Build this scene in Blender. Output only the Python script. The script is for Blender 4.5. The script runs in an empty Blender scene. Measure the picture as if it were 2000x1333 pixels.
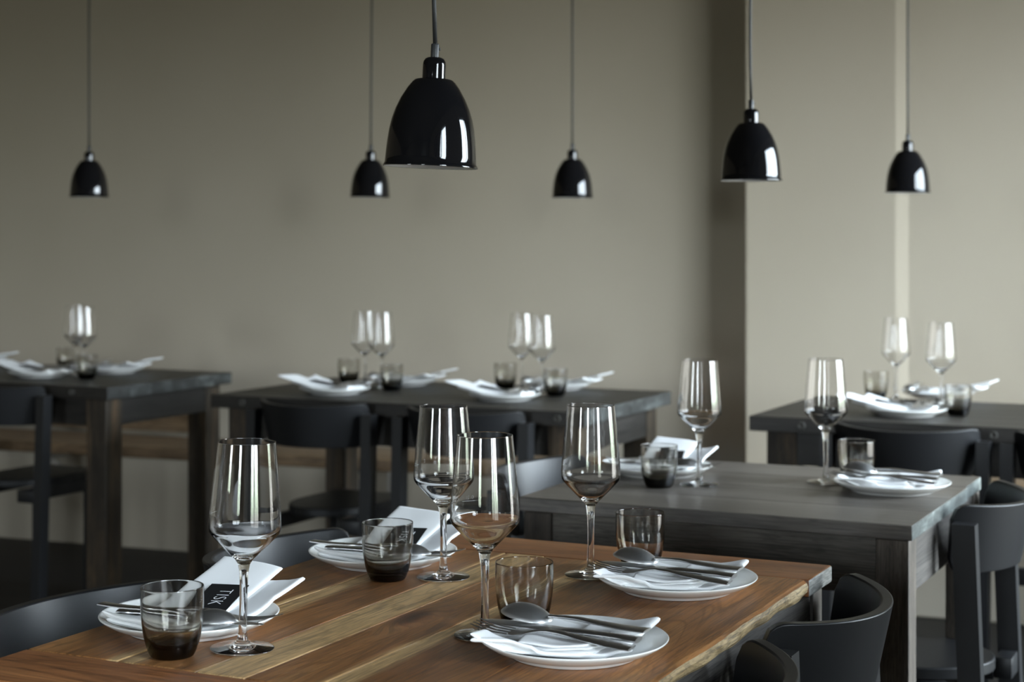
import bpy, bmesh, math, random
from mathutils import Vector, Matrix, noise

sc = bpy.context.scene
COL = sc.collection
PI = math.pi

# ------------------------------------------------------------------ camera
F = 3300.0                      # focal length in pixels of the 2000x1333 frame
YH = 465.0                      # horizon row
HC = 0.444                      # lens height above the table tops
TOP = 0.750                     # table-top height
EYE = TOP + HC
cam = bpy.data.cameras.new('camera')
cam.sensor_width = 36.0
cam.lens = 36.0 * F / 2000.0
cam.shift_y = (YH - 666.5) / 2000.0
cam.clip_start = 0.05
cam.dof.use_dof = True
cam.dof.focus_distance = 1.98
cam.dof.aperture_fstop = 6.6
cam_o = bpy.data.objects.new('camera', cam)
COL.objects.link(cam_o)
cam_o.location = (0, 0, EYE)
cam_o.rotation_euler = (PI / 2, 0, 0)
sc.camera = cam_o

# ------------------------------------------------------------------ view + sampling
sc.view_settings.view_transform = 'Standard'
sc.view_settings.look = 'None'
sc.view_settings.gamma = 1.0
sc.view_settings.use_curve_mapping = False
sc.view_settings.exposure = 1.2
cy = sc.cycles
cy.use_denoising = True
cy.max_bounces = 20
cy.diffuse_bounces = 5
cy.glossy_bounces = 6
cy.transmission_bounces = 18
cy.transparent_max_bounces = 16
cy.caustics_reflective = False
cy.caustics_refractive = True
cy.blur_glossy = 0.05
cy.sample_clamp_indirect = 6.0

# ------------------------------------------------------------------ room axes
WA = math.radians(-21.2)        # the long wall's direction in plan
UX, UY = math.cos(WA), math.sin(WA)
VX, VY = -math.sin(WA), math.cos(WA)
def room(U, V, z=0.0):
    return Vector((U * UX + V * VX, U * UY + V * VY, z))
WALL_V = 5.544
WALL_R = 1.15
WALL_L = -7.2
WALL_F = -3.6
CEIL = 2.85
# openings: (from, to, sill, head) along the right wall (V) and the front wall (U)
OPEN_R = [(2.75, 5.2, 0.35, 2.32), (-1.15, 0.95, 0.60, 2.32)]
OPEN_F = [(-0.65, 0.2, 0.8, 2.25), (-4.5, -3.4, 1.0, 2.25)]

# ------------------------------------------------------------------ daylight (sky outside the windows)
SKY = 15.0
w = bpy.data.worlds.new('daylight')
sc.world = w
w.use_nodes = True
nt = w.node_tree
nt.nodes.clear()
wo = nt.nodes.new('ShaderNodeOutputWorld')
bg = nt.nodes.new('ShaderNodeBackground')
tc = nt.nodes.new('ShaderNodeTexCoord')
sep = nt.nodes.new('ShaderNodeSeparateXYZ')
nt.links.new(tc.outputs['Generated'], sep.inputs[0])
nz = nt.nodes.new('ShaderNodeTexNoise')
nz.inputs['Scale'].default_value = 9.0
nz.inputs['Detail'].default_value = 4.0
nt.links.new(tc.outputs['Generated'], nz.inputs['Vector'])
ma = nt.nodes.new('ShaderNodeMath'); ma.operation = 'MULTIPLY_ADD'
nt.links.new(nz.outputs['Fac'], ma.inputs[0]); ma.inputs[1].default_value = 0.14; ma.inputs[2].default_value = -0.07
ad = nt.nodes.new('ShaderNodeMath'); ad.operation = 'ADD'
nt.links.new(sep.outputs['Z'], ad.inputs[0]); nt.links.new(ma.outputs[0], ad.inputs[1])
mr = nt.nodes.new('ShaderNodeMapRange')
mr.inputs['From Min'].default_value = -0.3; mr.inputs['From Max'].default_value = 0.7
nt.links.new(ad.outputs[0], mr.inputs['Value'])
rp = nt.nodes.new('ShaderNodeValToRGB')
e = rp.color_ramp.elements
e[0].position = 0.0; e[0].color = (0.11, 0.11, 0.105, 1)
e[1].position = 1.0; e[1].color = (0.74, 0.88, 1.0, 1)
for p, c in ((0.25, (0.17, 0.17, 0.16, 1)), (0.29, (0.20, 0.24, 0.19, 1)), (0.315, (0.30, 0.36, 0.29, 1)), (0.345, (0.68, 0.74, 0.76, 1)), (0.55, (0.74, 0.86, 0.96, 1))):
    n = e.new(p); n.color = c
nt.links.new(mr.outputs[0], rp.inputs['Fac'])
nt.links.new(rp.outputs['Color'], bg.inputs['Color'])
bg.inputs['Strength'].default_value = SKY
nt.links.new(bg.outputs[0], wo.inputs['Surface'])
w.cycles.sampling_method = 'MANUAL'
w.cycles.sample_map_resolution = 512

def portal(name, centre, axis_w, width, height, inward):
    """Marks a window opening so that the sky is sampled through it; gives no light of its own."""
    l = bpy.data.lights.new(name, 'AREA')
    l.shape = 'RECTANGLE'; l.size = width; l.size_y = height
    l.cycles.is_portal = True
    o = bpy.data.objects.new(name, l)
    COL.objects.link(o)
    z = -inward.normalized()
    x = axis_w.normalized()
    y = z.cross(x)
    if y.z < 0:
        x = -x; y = z.cross(x)
    o.matrix_world = Matrix(((x.x, y.x, z.x, centre.x), (x.y, y.y, z.y, centre.y), (x.z, y.z, z.z, centre.z), (0, 0, 0, 1)))
    o['kind'] = 'structure'
for i, (a, b, s, h) in enumerate(OPEN_R):
    portal('window_%d_daylight' % (i + 1), room(WALL_R + 0.12, (a + b) / 2, (s + h) / 2), room(0, 1), b - a, h - s, room(-1, 0))
for i, (a, b, s, h) in enumerate(OPEN_F):
    portal('window_%d_daylight' % (i + 3), room((a + b) / 2, WALL_F - 0.12, (s + h) / 2), room(1, 0), b - a, h - s, room(0, 1))

# ------------------------------------------------------------------ materials
def new_mat(name):
    m = bpy.data.materials.new(name); m.use_nodes = True
    t = m.node_tree
    b = t.nodes['Principled BSDF']
    return m, t, b
def N(t, kind, **kw):
    n = t.nodes.new(kind)
    for k, v in kw.items():
        setattr(n, k, v)
    return n
def mix_rgb(t, blend, fac, a, b):
    n = t.nodes.new('ShaderNodeMix'); n.data_type = 'RGBA'; n.blend_type = blend
    for sock, val in ((n.inputs[0], fac), (n.inputs[6], a), (n.inputs[7], b)):
        if hasattr(val, 'links') or isinstance(val, bpy.types.NodeSocket):
            t.links.new(val, sock)
        else:
            sock.default_value = val
    return n.outputs[2]
def ramp(t, fac, stops, interp='LINEAR'):
    n = t.nodes.new('ShaderNodeValToRGB')
    n.color_ramp.interpolation = interp
    el = n.color_ramp.elements
    el[0].position, el[0].color = stops[0][0], (*stops[0][1], 1)
    el[1].position, el[1].color = stops[-1][0], (*stops[-1][1], 1)
    for p, c in stops[1:-1]:
        q = el.new(p); q.color = (*c, 1)
    t.links.new(fac, n.inputs['Fac'])
    return n.outputs['Color']
def plain(name, col, rough, metal=0.0, spec=0.5, coat=0.0):
    m, t, b = new_mat(name)
    b.inputs['Base Color'].default_value = (*col, 1)
    b.inputs['Roughness'].default_value = rough
    b.inputs['Metallic'].default_value = metal
    b.inputs['Specular IOR Level'].default_value = spec
    b.inputs['Coat Weight'].default_value = coat
    return m
def plaster(name, c1, c2, rough=0.85, bump=0.12):
    m, t, b = new_mat(name)
    g = N(t, 'ShaderNodeTexCoord')
    n1 = N(t, 'ShaderNodeTexNoise'); n1.inputs['Scale'].default_value = 1.6; n1.inputs['Detail'].default_value = 5
    n2 = N(t, 'ShaderNodeTexNoise'); n2.inputs['Scale'].default_value = 22; n2.inputs['Detail'].default_value = 6
    t.links.new(g.outputs['Object'], n1.inputs['Vector']); t.links.new(g.outputs['Object'], n2.inputs['Vector'])
    col = ramp(t, n1.outputs['Fac'], [(0.3, c1), (0.7, c2)])
    t.links.new(col, b.inputs['Base Color'])
    bp = N(t, 'ShaderNodeBump'); bp.inputs['Strength'].default_value = bump; bp.inputs['Distance'].default_value = 0.01
    t.links.new(n2.outputs['Fac'], bp.inputs['Height']); t.links.new(bp.outputs[0], b.inputs['Normal'])
    b.inputs['Roughness'].default_value = rough
    b.inputs['Specular IOR Level'].default_value = 0.25
    return m
def wood(name, axis, dark, mid, pale, rough=0.5, cross=7.0, along=0.7, fibre=0.55, bands=None, knot=None, spec=0.4, bump=0.15, vary=(0.78, 1.25)):
    """Grain runs along AXIS of the object; 'tint' is a per-board random number stored on the faces."""
    m, t, b = new_mat(name)
    g = N(t, 'ShaderNodeTexCoord')
    at = N(t, 'ShaderNodeAttribute'); at.attribute_name = 'tint'
    sx = N(t, 'ShaderNodeVectorMath', operation='SCALE'); sx.inputs[0].default_value = (3.7, 5.1, 2.3)
    t.links.new(at.outputs['Fac'], sx.inputs['Scale'])
    src = g.outputs['Object']
    knotfac = None
    if knot:
        kx, ky, ra, rc = knot
        mp0 = N(t, 'ShaderNodeMapping'); mp0.vector_type = 'TEXTURE'
        mp0.inputs['Location'].default_value = (kx, ky, 0); mp0.inputs['Scale'].default_value = (rc, ra, 1.0)
        t.links.new(src, mp0.inputs['Vector'])
        flat = N(t, 'ShaderNodeVectorMath', operation='MULTIPLY'); flat.inputs[1].default_value = (1, 1, 0)
        t.links.new(mp0.outputs[0], flat.inputs[0])
        ln = N(t, 'ShaderNodeVectorMath', operation='LENGTH'); t.links.new(flat.outputs[0], ln.inputs[0])
        kf = N(t, 'ShaderNodeMapRange'); kf.interpolation_type = 'SMOOTHSTEP'
        kf.inputs['From Min'].default_value = 1.0; kf.inputs['From Max'].default_value = 0.0
        t.links.new(ln.outputs['Value'], kf.inputs['Value'])
        knotfac = kf.outputs[0]
        sh = N(t, 'ShaderNodeVectorMath', operation='SCALE'); sh.inputs[0].default_value = (0.03, 0.0, 0.0)
        t.links.new(knotfac, sh.inputs['Scale'])
        a0 = N(t, 'ShaderNodeVectorMath', operation='ADD'); t.links.new(src, a0.inputs[0]); t.links.new(sh.outputs[0], a0.inputs[1])
        src = a0.outputs[0]
    addv = N(t, 'ShaderNodeVectorMath', operation='ADD')
    t.links.new(src, addv.inputs[0]); t.links.new(sx.outputs[0], addv.inputs[1])
    def grain(c, a, det, rough_, dist):
        mp = N(t, 'ShaderNodeMapping')
        s = [c, c, c]; s['xyz'.index(axis)] = a
        mp.inputs['Scale'].default_value = s
        t.links.new(addv.outputs[0], mp.inputs['Vector'])
        n = N(t, 'ShaderNodeTexNoise'); n.inputs['Scale'].default_value = 1.0
        n.inputs['Detail'].default_value = det; n.inputs['Roughness'].default_value = rough_; n.inputs['Distortion'].default_value = dist
        t.links.new(mp.outputs[0], n.inputs['Vector'])
        return n.outputs['Fac']
    broad = grain(cross * 2, along * 2, 5, 0.6, 0.7)
    fine = grain(cross * 48, along * 11, 5, 0.7, 0.15)
    rs = N(t, 'ShaderNodeMath', operation='MULTIPLY'); rs.inputs[1].default_value = 85.0
    t.links.new(broad, rs.inputs[0])
    rn = N(t, 'ShaderNodeMath', operation='SINE'); t.links.new(rs.outputs[0], rn.inputs[0])
    rings = N(t, 'ShaderNodeMapRange'); rings.inputs['From Min'].default_value = -1.0; rings.inputs['From Max'].default_value = -0.1
    rings.inputs['To Min'].default_value = 1.0 - 0.55 * fibre; rings.inputs['To Max'].default_value = 1.0
    t.links.new(rn.outputs[0], rings.inputs['Value'])
    speck = grain(cross * 7, along * 14, 3, 0.6, 0.4)
    col = ramp(t, broad, [(0.28, dark), (0.5, mid), (0.72, pale)])
    # per-board lightness
    hv = N(t, 'ShaderNodeHueSaturation')
    t.links.new(col, hv.inputs['Color'])
    mrr = N(t, 'ShaderNodeMapRange'); mrr.inputs['To Min'].default_value, mrr.inputs['To Max'].default_value = vary
    t.links.new(at.outputs['Fac'], mrr.inputs['Value']); t.links.new(mrr.outputs[0], hv.inputs['Value'])
    col = hv.outputs['Color']
    if bands:
        spx = N(t, 'ShaderNodeSeparateXYZ'); t.links.new(src, spx.inputs[0])
        wob = grain(cross * 0.9, along * 2.6, 3, 0.55, 0.3)
        wm = N(t, 'ShaderNodeMath', operation='MULTIPLY_ADD'); wm.inputs[1].default_value = 0.07; wm.inputs[2].default_value = -0.035
        t.links.new(wob, wm.inputs[0])
        xa = N(t, 'ShaderNodeMath', operation='ADD'); t.links.new(spx.outputs['X'], xa.inputs[0]); t.links.new(wm.outputs[0], xa.inputs[1])
        xm = N(t, 'ShaderNodeMapRange'); xm.inputs['From Min'].default_value = -0.35; xm.inputs['From Max'].default_value = 0.35
        t.links.new(xa.outputs[0], xm.inputs['Value'])
        stops = [(0.0, (0, 0, 0))]
        for lo, hi in bands:
            p, q = (lo + 0.35) / 0.7, (hi + 0.35) / 0.7
            stops += [(p - 0.008, (0, 0, 0)), (p + 0.008, (1, 1, 1)), (q - 0.008, (0.9, 0.9, 0.9)), (q + 0.008, (0, 0, 0))]
        stops.append((1.0, (0, 0, 0)))
        bf = ramp(t, xm.outputs[0], stops)
        sap = mix_rgb(t, 'MIX', fine, (0.50, 0.305, 0.13, 1), (0.71, 0.475, 0.225, 1))
        col = mix_rgb(t, 'MIX', bf, col, sap)
    ff = ramp(t, fine, [(0.38, (1 - fibre,) * 3), (0.56, (1.0,) * 3)])
    col = mix_rgb(t, 'MULTIPLY', 1.0, col, ff)
    col = mix_rgb(t, 'MULTIPLY', 1.0, col, rings.outputs[0])
    sf = ramp(t, speck, [(0.24, (0.35,) * 3), (0.36, (1.0,) * 3)])
    col = mix_rgb(t, 'MULTIPLY', 0.8, col, sf)
    if knotfac is not None:
        kk = ramp(t, knotfac, [(0.45, (1.0, 1.0, 1.0)), (0.8, (0.35, 0.30, 0.30)), (1.0, (0.2, 0.17, 0.17))])
        col = mix_rgb(t, 'MULTIPLY', 1.0, col, kk)
    t.links.new(col, b.inputs['Base Color'])
    rr = N(t, 'ShaderNodeMapRange'); rr.inputs['To Min'].default_value = rough - 0.08; rr.inputs['To Max'].default_value = rough + 0.12
    t.links.new(fine, rr.inputs['Value']); t.links.new(rr.outputs[0], b.inputs['Roughness'])
    bp = N(t, 'ShaderNodeBump'); bp.inputs['Strength'].default_value = bump; bp.inputs['Distance'].default_value = 0.002
    t.links.new(fine, bp.inputs['Height']); t.links.new(bp.outputs[0], b.inputs['Normal'])
    b.inputs['Specular IOR Level'].default_value = spec
    return m
def glass(name, col=(1, 1, 1), ior=1.5, absorb=None):
    m = bpy.data.materials.new(name); m.use_nodes = True
    t = m.node_tree; t.nodes.clear()
    o = N(t, 'ShaderNodeOutputMaterial'); gl = N(t, 'ShaderNodeBsdfGlass')
    gl.inputs['Color'].default_value = (*col, 1); gl.inputs['Roughness'].default_value = 0.0; gl.inputs['IOR'].default_value = ior
    t.links.new(gl.outputs[0], o.inputs['Surface'])
    if absorb:
        dens, ac = absorb
        v = N(t, 'ShaderNodeVolumeAbsorption'); v.inputs['Color'].default_value = (*ac, 1); v.inputs['Density'].default_value = dens
        t.links.new(v.outputs[0], o.inputs['Volume'])
    return m
def pane_mat():
    m = bpy.data.materials.new('window_pane'); m.use_nodes = True
    t = m.node_tree; t.nodes.clear()
    o = N(t, 'ShaderNodeOutputMaterial'); tr = N(t, 'ShaderNodeBsdfTransparent'); gl = N(t, 'ShaderNodeBsdfGlossy')
    gl.inputs['Roughness'].default_value = 0.0
    fr = N(t, 'ShaderNodeFresnel'); fr.inputs['IOR'].default_value = 1.45
    mx = N(t, 'ShaderNodeMixShader')
    t.links.new(fr.outputs[0], mx.inputs[0]); t.links.new(tr.outputs[0], mx.inputs[1]); t.links.new(gl.outputs[0], mx.inputs[2])
    t.links.new(mx.outputs[0], o.inputs['Surface'])
    return m

M = {}
M['wall'] = plaster('greige_plaster', (0.448, 0.396, 0.316), (0.476, 0.424, 0.342))
M['ceiling'] = plaster('ceiling_paint', (0.13, 0.12, 0.10), (0.145, 0.135, 0.11))
M['floor'] = wood('floor_boards', 'x', (0.010, 0.008, 0.007), (0.017, 0.014, 0.012), (0.028, 0.024, 0.02), rough=0.55, cross=5)
M['teak'] = wood('teak_boards', 'y', (0.20, 0.078, 0.024), (0.36, 0.155, 0.050), (0.48, 0.245, 0.090), rough=0.40, cross=6.5, fibre=0.5,
                 bands=[(-0.205, -0.18), (-0.105, -0.05), (0.035, 0.062)], knot=(-0.028, -0.05, 0.11, 0.035), spec=0.45)
M['teak_cross'] = wood('teak_cross_board', 'x', (0.16, 0.056, 0.018), (0.26, 0.100, 0.034), (0.36, 0.155, 0.055), rough=0.40, cross=7, fibre=0.5, spec=0.45)
M['teak_edge'] = wood('teak_live_edge', 'y', (0.10, 0.06, 0.025), (0.42, 0.30, 0.15), (0.55, 0.42, 0.24), rough=0.6, cross=9, along=2.0, fibre=0.6)
M['grey_cross'] = wood('weathered_end', 'y', (0.09, 0.09, 0.085), (0.20, 0.195, 0.18), (0.30, 0.30, 0.28), rough=0.55, cross=8, along=3.0)
M['slate'] = wood('grey_stained_boards', 'y', (0.088, 0.075, 0.063), (0.135, 0.117, 0.100), (0.185, 0.163, 0.142), rough=0.34, cross=6, fibre=0.4, spec=0.6, vary=(0.97, 1.03))
M['slate_cross'] = wood('grey_stained_cross', 'x', (0.088, 0.075, 0.063), (0.135, 0.117, 0.100), (0.185, 0.163, 0.142), rough=0.34, cross=6, fibre=0.4, spec=0.6, vary=(0.97, 1.03))
M['ebony'] = wood('dark_stained_boards', 'x', (0.014, 0.012, 0.010), (0.023, 0.020, 0.017), (0.036, 0.031, 0.027), rough=0.42, cross=6, fibre=0.4, spec=0.4, vary=(0.9, 1.1))
M['ebony_leg'] = wood('dark_stained_posts', 'z', (0.022, 0.016, 0.010), (0.050, 0.037, 0.024), (0.14, 0.088, 0.046), rough=0.55, cross=16, along=1.6)
M['slate_leg'] = wood('grey_stained_posts', 'z', (0.060, 0.048, 0.038), (0.10, 0.082, 0.066), (0.17, 0.14, 0.112), rough=0.6, cross=16, along=1.6)
M['worn_sky'] = wood('worn_sky_edge', 'y', (0.035, 0.038, 0.036), (0.10, 0.115, 0.11), (0.30, 0.33, 0.31), rough=0.5, cross=10, along=4.0)  # wear with a bluish sky reflection painted in, for right sides only
M['worn_sky_dark'] = wood('faintly_worn_sky_edge', 'y', (0.022, 0.022, 0.021), (0.045, 0.048, 0.047), (0.15, 0.165, 0.16), rough=0.5, cross=10, along=4.0)  # fainter wear, sky reflection on the right side also put into the colour
M['oak'] = wood('bench_oak', 'x', (0.17, 0.105, 0.055), (0.24, 0.155, 0.085), (0.30, 0.20, 0.115), rough=0.5, cross=7)
M['chair'] = plain('black_satin_paint', (0.0095, 0.0098, 0.011), 0.42, spec=0.42)
M['seat'] = plain('black_seat_paint', (0.007, 0.0072, 0.008), 0.45, spec=0.35)
M['enamel'] = plain('black_enamel', (0.006, 0.006, 0.007), 0.06, spec=0.5)
M['enamel_in'] = plain('white_enamel', (0.80, 0.82, 0.82), 0.35)
M['rubber'] = plain('black_cable', (0.018, 0.018, 0.018), 0.55)
M['relief'] = plain('dark_plastic', (0.03, 0.032, 0.035), 0.4)
M['bulb'] = plain('opal_bulb', (0.75, 0.75, 0.72), 0.2)
M['china'] = plain('white_china', (0.86, 0.865, 0.85), 0.12, spec=0.5)
M['steel'] = plain('brushed_steel', (0.58, 0.585, 0.59), 0.30, metal=1.0)
M['steel_matte'] = plain('satin_steel', (0.50, 0.505, 0.51), 0.42, metal=1.0)
M['bolt'] = plain('dull_bolt_metal', (0.045, 0.042, 0.036), 0.6)
M['card'] = plain('black_card', (0.008, 0.009, 0.011), 0.5)
M['ink'] = plain('white_ink', (0.85, 0.86, 0.88), 0.6)
M['etch'] = plain('white_etching', (0.75, 0.78, 0.8), 0.6)
M['crystal'] = glass('clear_crystal')
M['smoke'] = glass('smoked_glass', absorb=(235, (0.28, 0.235, 0.10)))
M['pane'] = pane_mat()
M['frame'] = plain('window_frame_paint', (0.05, 0.05, 0.05), 0.4)
M['bracket'] = plain('pale_bracket', (0.35, 0.32, 0.28), 0.6)
# linen
_m, _t, _b = new_mat('white_linen')
_b.inputs['Base Color'].default_value = (0.90, 0.91, 0.92, 1); _b.inputs['Roughness'].default_value = 0.85
_b.inputs['Sheen Weight'].default_value = 0.15; _b.inputs['Specular IOR Level'].default_value = 0.15
_g = N(_t, 'ShaderNodeTexCoord'); _n = N(_t, 'ShaderNodeTexNoise'); _n.inputs['Scale'].default_value = 900
_t.links.new(_g.outputs['Object'], _n.inputs['Vector'])
_bp = N(_t, 'ShaderNodeBump'); _bp.inputs['Strength'].default_value = 0.08; _bp.inputs['Distance'].default_value = 0.0005
_t.links.new(_n.outputs['Fac'], _bp.inputs['Height']); _t.links.new(_bp.outputs[0], _b.inputs['Normal'])
M['linen'] = _m

# ------------------------------------------------------------------ mesh helpers
class MB:
    """Collects shapes; build() links them as ONE mesh object."""
    def __init__(self):
        self.v, self.f, self.mi, self.sm, self.tint = [], [], [], [], []
    def add(self, verts, faces, mi=0, smooth=False, tint=0.5):
        o = len(self.v)
        self.v += [tuple(p) for p in verts]
        for i, q in enumerate(faces):
            self.f.append([k + o for k in q])
            self.mi.append(mi[i] if isinstance(mi, list) else mi)
            self.sm.append(smooth); self.tint.append(tint)
        return self
    def box(self, x0, x1, y0, y1, z0, z1, bev=0.0, mi=0, tint=0.5, seg=2, xf=None, side=None):
        bm = bmesh.new()
        bmesh.ops.create_cube(bm, size=1.0)
        for q in bm.verts:
            q.co = Vector(((x0 + x1) / 2 + q.co.x * (x1 - x0), (y0 + y1) / 2 + q.co.y * (y1 - y0), (z0 + z1) / 2 + q.co.z * (z1 - z0)))
        if bev > 0:
            bmesh.ops.bevel(bm, geom=list(bm.edges), offset=bev, segments=seg, profile=0.5, affect='EDGES')
        bm.normal_update()
        bm.verts.index_update()
        mis = [side(f.normal, f.calc_center_median()) if side else mi for f in bm.faces]
        vs = [xf @ q.co if xf else q.co.copy() for q in bm.verts]
        self.add(vs, [[q.index for q in f.verts] for f in bm.faces], mis, bev > 0, tint)
        bm.free()
        return self
    def lathe(self, prof, n=48, mi=0, closed=False, cap0=False, cap1=False):
        vs, fs = [], []
        m = len(prof)
        for (r, z) in prof:
            for k in range(n):
                a = 2 * PI * k / n
                vs.append((r * math.cos(a), r * math.sin(a), z))
        for i in range(m - (0 if closed else 1)):
            j = (i + 1) % m
            for k in range(n):
                l = (k + 1) % n
                fs.append([i * n + k, i * n + l, j * n + l, j * n + k])
        if cap0:
            fs.append([k for k in range(n)][::-1])
        if cap1:
            fs.append([(m - 1) * n + k for k in range(n)])
        return self.add(vs, fs, mi, True)
    def tube(self, pts, r, n=10, mi=0):
        vs, fs = [], []
        pts = [Vector(p) for p in pts]
        for i, p in enumerate(pts):
            d = (pts[min(i + 1, len(pts) - 1)] - pts[max(i - 1, 0)]).normalized()
            a = d.orthogonal().normalized() if i == 0 else (a - d * a.dot(d)).normalized()
            b = d.cross(a)
            rr = r[i] if isinstance(r, list) else r
            for k in range(n):
                t = 2 * PI * k / n
                vs.append(p + a * rr * math.cos(t) + b * rr * math.sin(t))
        for i in range(len(pts) - 1):
            for k in range(n):
                l = (k + 1) % n
                fs.append([i * n + k, i * n + l, (i + 1) * n + l, (i + 1) * n + k])
        fs.append([k for k in range(n)][::-1]); fs.append([(len(pts) - 1) * n + k for k in range(n)])
        return self.add(vs, fs, mi, True)
    def build(self, name, mats, parent=None, xf=None, fix=True, sharp=None):
        me = bpy.data.meshes.new(name)
        me.from_pydata(self.v, [], self.f)
        for m in (mats if isinstance(mats, list) else [mats]):
            me.materials.append(m)
        me.polygons.foreach_set('material_index', self.mi)
        me.polygons.foreach_set('use_smooth', self.sm)
        a = me.attributes.new('tint', 'FLOAT', 'FACE')
        a.data.foreach_set('value', self.tint)
        if xf is not None:
            me.transform(xf)
        if fix:
            bm = bmesh.new(); bm.from_mesh(me)
            bmesh.ops.recalc_face_normals(bm, faces=bm.faces)
            bm.to_mesh(me); bm.free()
        if sharp:
            me.set_sharp_from_angle(angle=math.radians(sharp))
        me.update()
        o = bpy.data.objects.new(name, me)
        COL.objects.link(o)
        if parent is not None:
            o.parent = parent
        return o

def tag(o, label, cat, group=None):
    o['label'] = label; o['category'] = cat
    if group:
        o['group'] = group
    return o
def struct(o):
    o['kind'] = 'structure'
    return o
def thing(name, loc=(0, 0, 0), rz=0.0):
    o = bpy.data.objects.new(name, None)
    o.empty_display_size = 0.05
    COL.objects.link(o)
    o.location = loc; o.rotation_euler = (0, 0, rz)
    return o
def clone(o, parent=None):
    c = o.copy(); COL.objects.link(c)
    if parent is not None:
        c.parent = parent
    for ch in list(o.children):
        clone(ch, c)
    return c
class Proto:
    """First use places the built thing itself, later uses place copies of it and of each part."""
    def __init__(self, root):
        self.root, self.used = root, False
    def put(self, loc, rz, label, cat, group, rx=0.0, ry=0.0):
        o = clone(self.root) if self.used else self.root
        self.used = True
        o.location = loc; o.rotation_euler = (rx, ry, rz)
        return tag(o, label, cat, group)

def at(x, y, h=0.0):
    """The point H above the table plane that the photograph shows at pixel (x, y)."""
    d = HC - h
    return Vector(((x - 1000.0) * d / (y - YH), F * d / (y - YH), TOP + h))
TC, TS = 0.9, -0.4359           # the tables' own axes in plan
TANG = math.atan2(TS, TC)
def tab(u, v, z=0.0):
    return Vector((TC * u - TS * v, TS * u + TC * v, z))

# ------------------------------------------------------------------ room shell
def wall_with_openings(name, a0, a1, opens, place, thick_sign):
    """place(a, d, z) gives the point at A along the wall and D through it."""
    mb = MB()
    def slab(p, q, z0, z1):
        if q - p < 1e-4 or z1 - z0 < 1e-4:
            return
        vs = [place(a, d, z) for a in (p, q) for d in (0, 0.22 * thick_sign) for z in (z0, z1)]
        mb.add(vs, [[0, 1, 3, 2], [4, 6, 7, 5], [0, 4, 5, 1], [2, 3, 7, 6], [0, 2, 6, 4], [1, 5, 7, 3]])
    cur = a0
    for (p, q, s, h) in sorted(opens):
        slab(cur, p, 0, CEIL)
        slab(p, q, 0, s); slab(p, q, h, CEIL)
        cur = q
    slab(cur, a1, 0, CEIL)
    return struct(mb.build(name, M['wall']))
def quad(name, pts, mat, thick):
    mb = MB()
    n = Vector((0, 0, thick))
    vs = pts + [p + n for p in pts]
    mb.add(vs, [[0, 1, 2, 3], [4, 5, 6, 7], [0, 1, 5, 4], [1, 2, 6, 5], [2, 3, 7, 6], [3, 0, 4, 7]])
    return struct(mb.build(name, mat))
L2, R2, F2, B2 = WALL_L - 0.22, WALL_R + 0.22, WALL_F - 0.22, WALL_V + 0.2
fl = quad('floor', [Vector((a, b, 0)) for a, b in ((L2, F2), (R2, F2), (R2, B2), (L2, B2))], M['floor'], -0.1)
fl.rotation_euler = (0, 0, WA)
ce = quad('ceiling', [Vector((a, b, CEIL)) for a, b in ((L2, F2), (R2, F2), (R2, B2), (L2, B2))], M['ceiling'], 0.1)
ce.rotation_euler = (0, 0, WA)
wall_with_openings('wall_back', WALL_L, WALL_R, [], lambda a, d, z: room(a, WALL_V + d, z), 1)
wall_with_openings('wall_left', WALL_F, WALL_V, [], lambda a, d, z: room(WALL_L + d, a, z), -1)
wall_with_openings('wall_right', WALL_F, WALL_V, OPEN_R, lambda a, d, z: room(WALL_R + d, a, z), 1)
wall_with_openings('wall_front', WALL_L, WALL_R, OPEN_F, lambda a, d, z: room(a, WALL_F + d, z), -1)
# the pier that stands forward of the long wall
PIER = (-1.284, -0.80, 0.135)
NIB = 0.126                     # how far the wall right of the pier stands forward
pb = MB()
pl = [(PIER[0], WALL_V + 0.01), (PIER[0], WALL_V - PIER[2]), (PIER[1], WALL_V - PIER[2]), (PIER[1] + 0.040, WALL_V - NIB), (WALL_R, WALL_V - NIB), (WALL_R, WALL_V + 0.01)]
pb.add([(a, b, 0) for a, b in pl] + [(a, b, CEIL) for a, b in pl], [[0, 1, 2, 3, 4, 5][::-1], [6, 7, 8, 9, 10, 11]] + [[k, (k + 1) % 6, 6 + (k + 1) % 6, 6 + k] for k in range(6)])
po = struct(pb.build('wall_pier', M['wall'])); po.rotation_euler = (0, 0, WA)
bv = po.modifiers.new('edge', 'BEVEL'); bv.width = 0.006; bv.segments = 3; bv.limit_method = 'ANGLE'; bv.angle_limit = math.radians(20)
def window(i, along, place, a, b, s, h, nm):
    fr = MB()
    def bar(p, q, z0, z1, d0=0.06, d1=0.12):
        vs = [place(x, d, z) for x in (p, q) for d in (d0, d1) for z in (z0, z1)]
        fr.add(vs, [[0, 1, 3, 2], [4, 6, 7, 5], [0, 4, 5, 1], [2, 3, 7, 6], [0, 2, 6, 4], [1, 5, 7, 3]])
    t = 0.05
    bar(a, a + t, s, h); bar(b - t, b, s, h); bar(a + t, b - t, s, s + t); bar(a + t, b - t, h - t, h)
    for k in range(1, nm):
        x = a + (b - a) * k / nm
        bar(x - 0.03, x + 0.03, s + t, h - t)
    o = struct(fr.build('window_%d' % i, M['frame']))
    pn = MB()
    pn.add([place(x, 0.09, z) for x, z in ((a + t, s + t), (b - t, s + t), (b - t, h - t), (a + t, h - t))], [[0, 1, 2, 3]])
    pn.build('pane', M['pane'], o)
k = 1
for (a, b, s, h) in OPEN_R:
    window(k, 'V', lambda x, d, z: room(WALL_R + d, x, z), a, b, s, h, 3); k += 1
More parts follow.
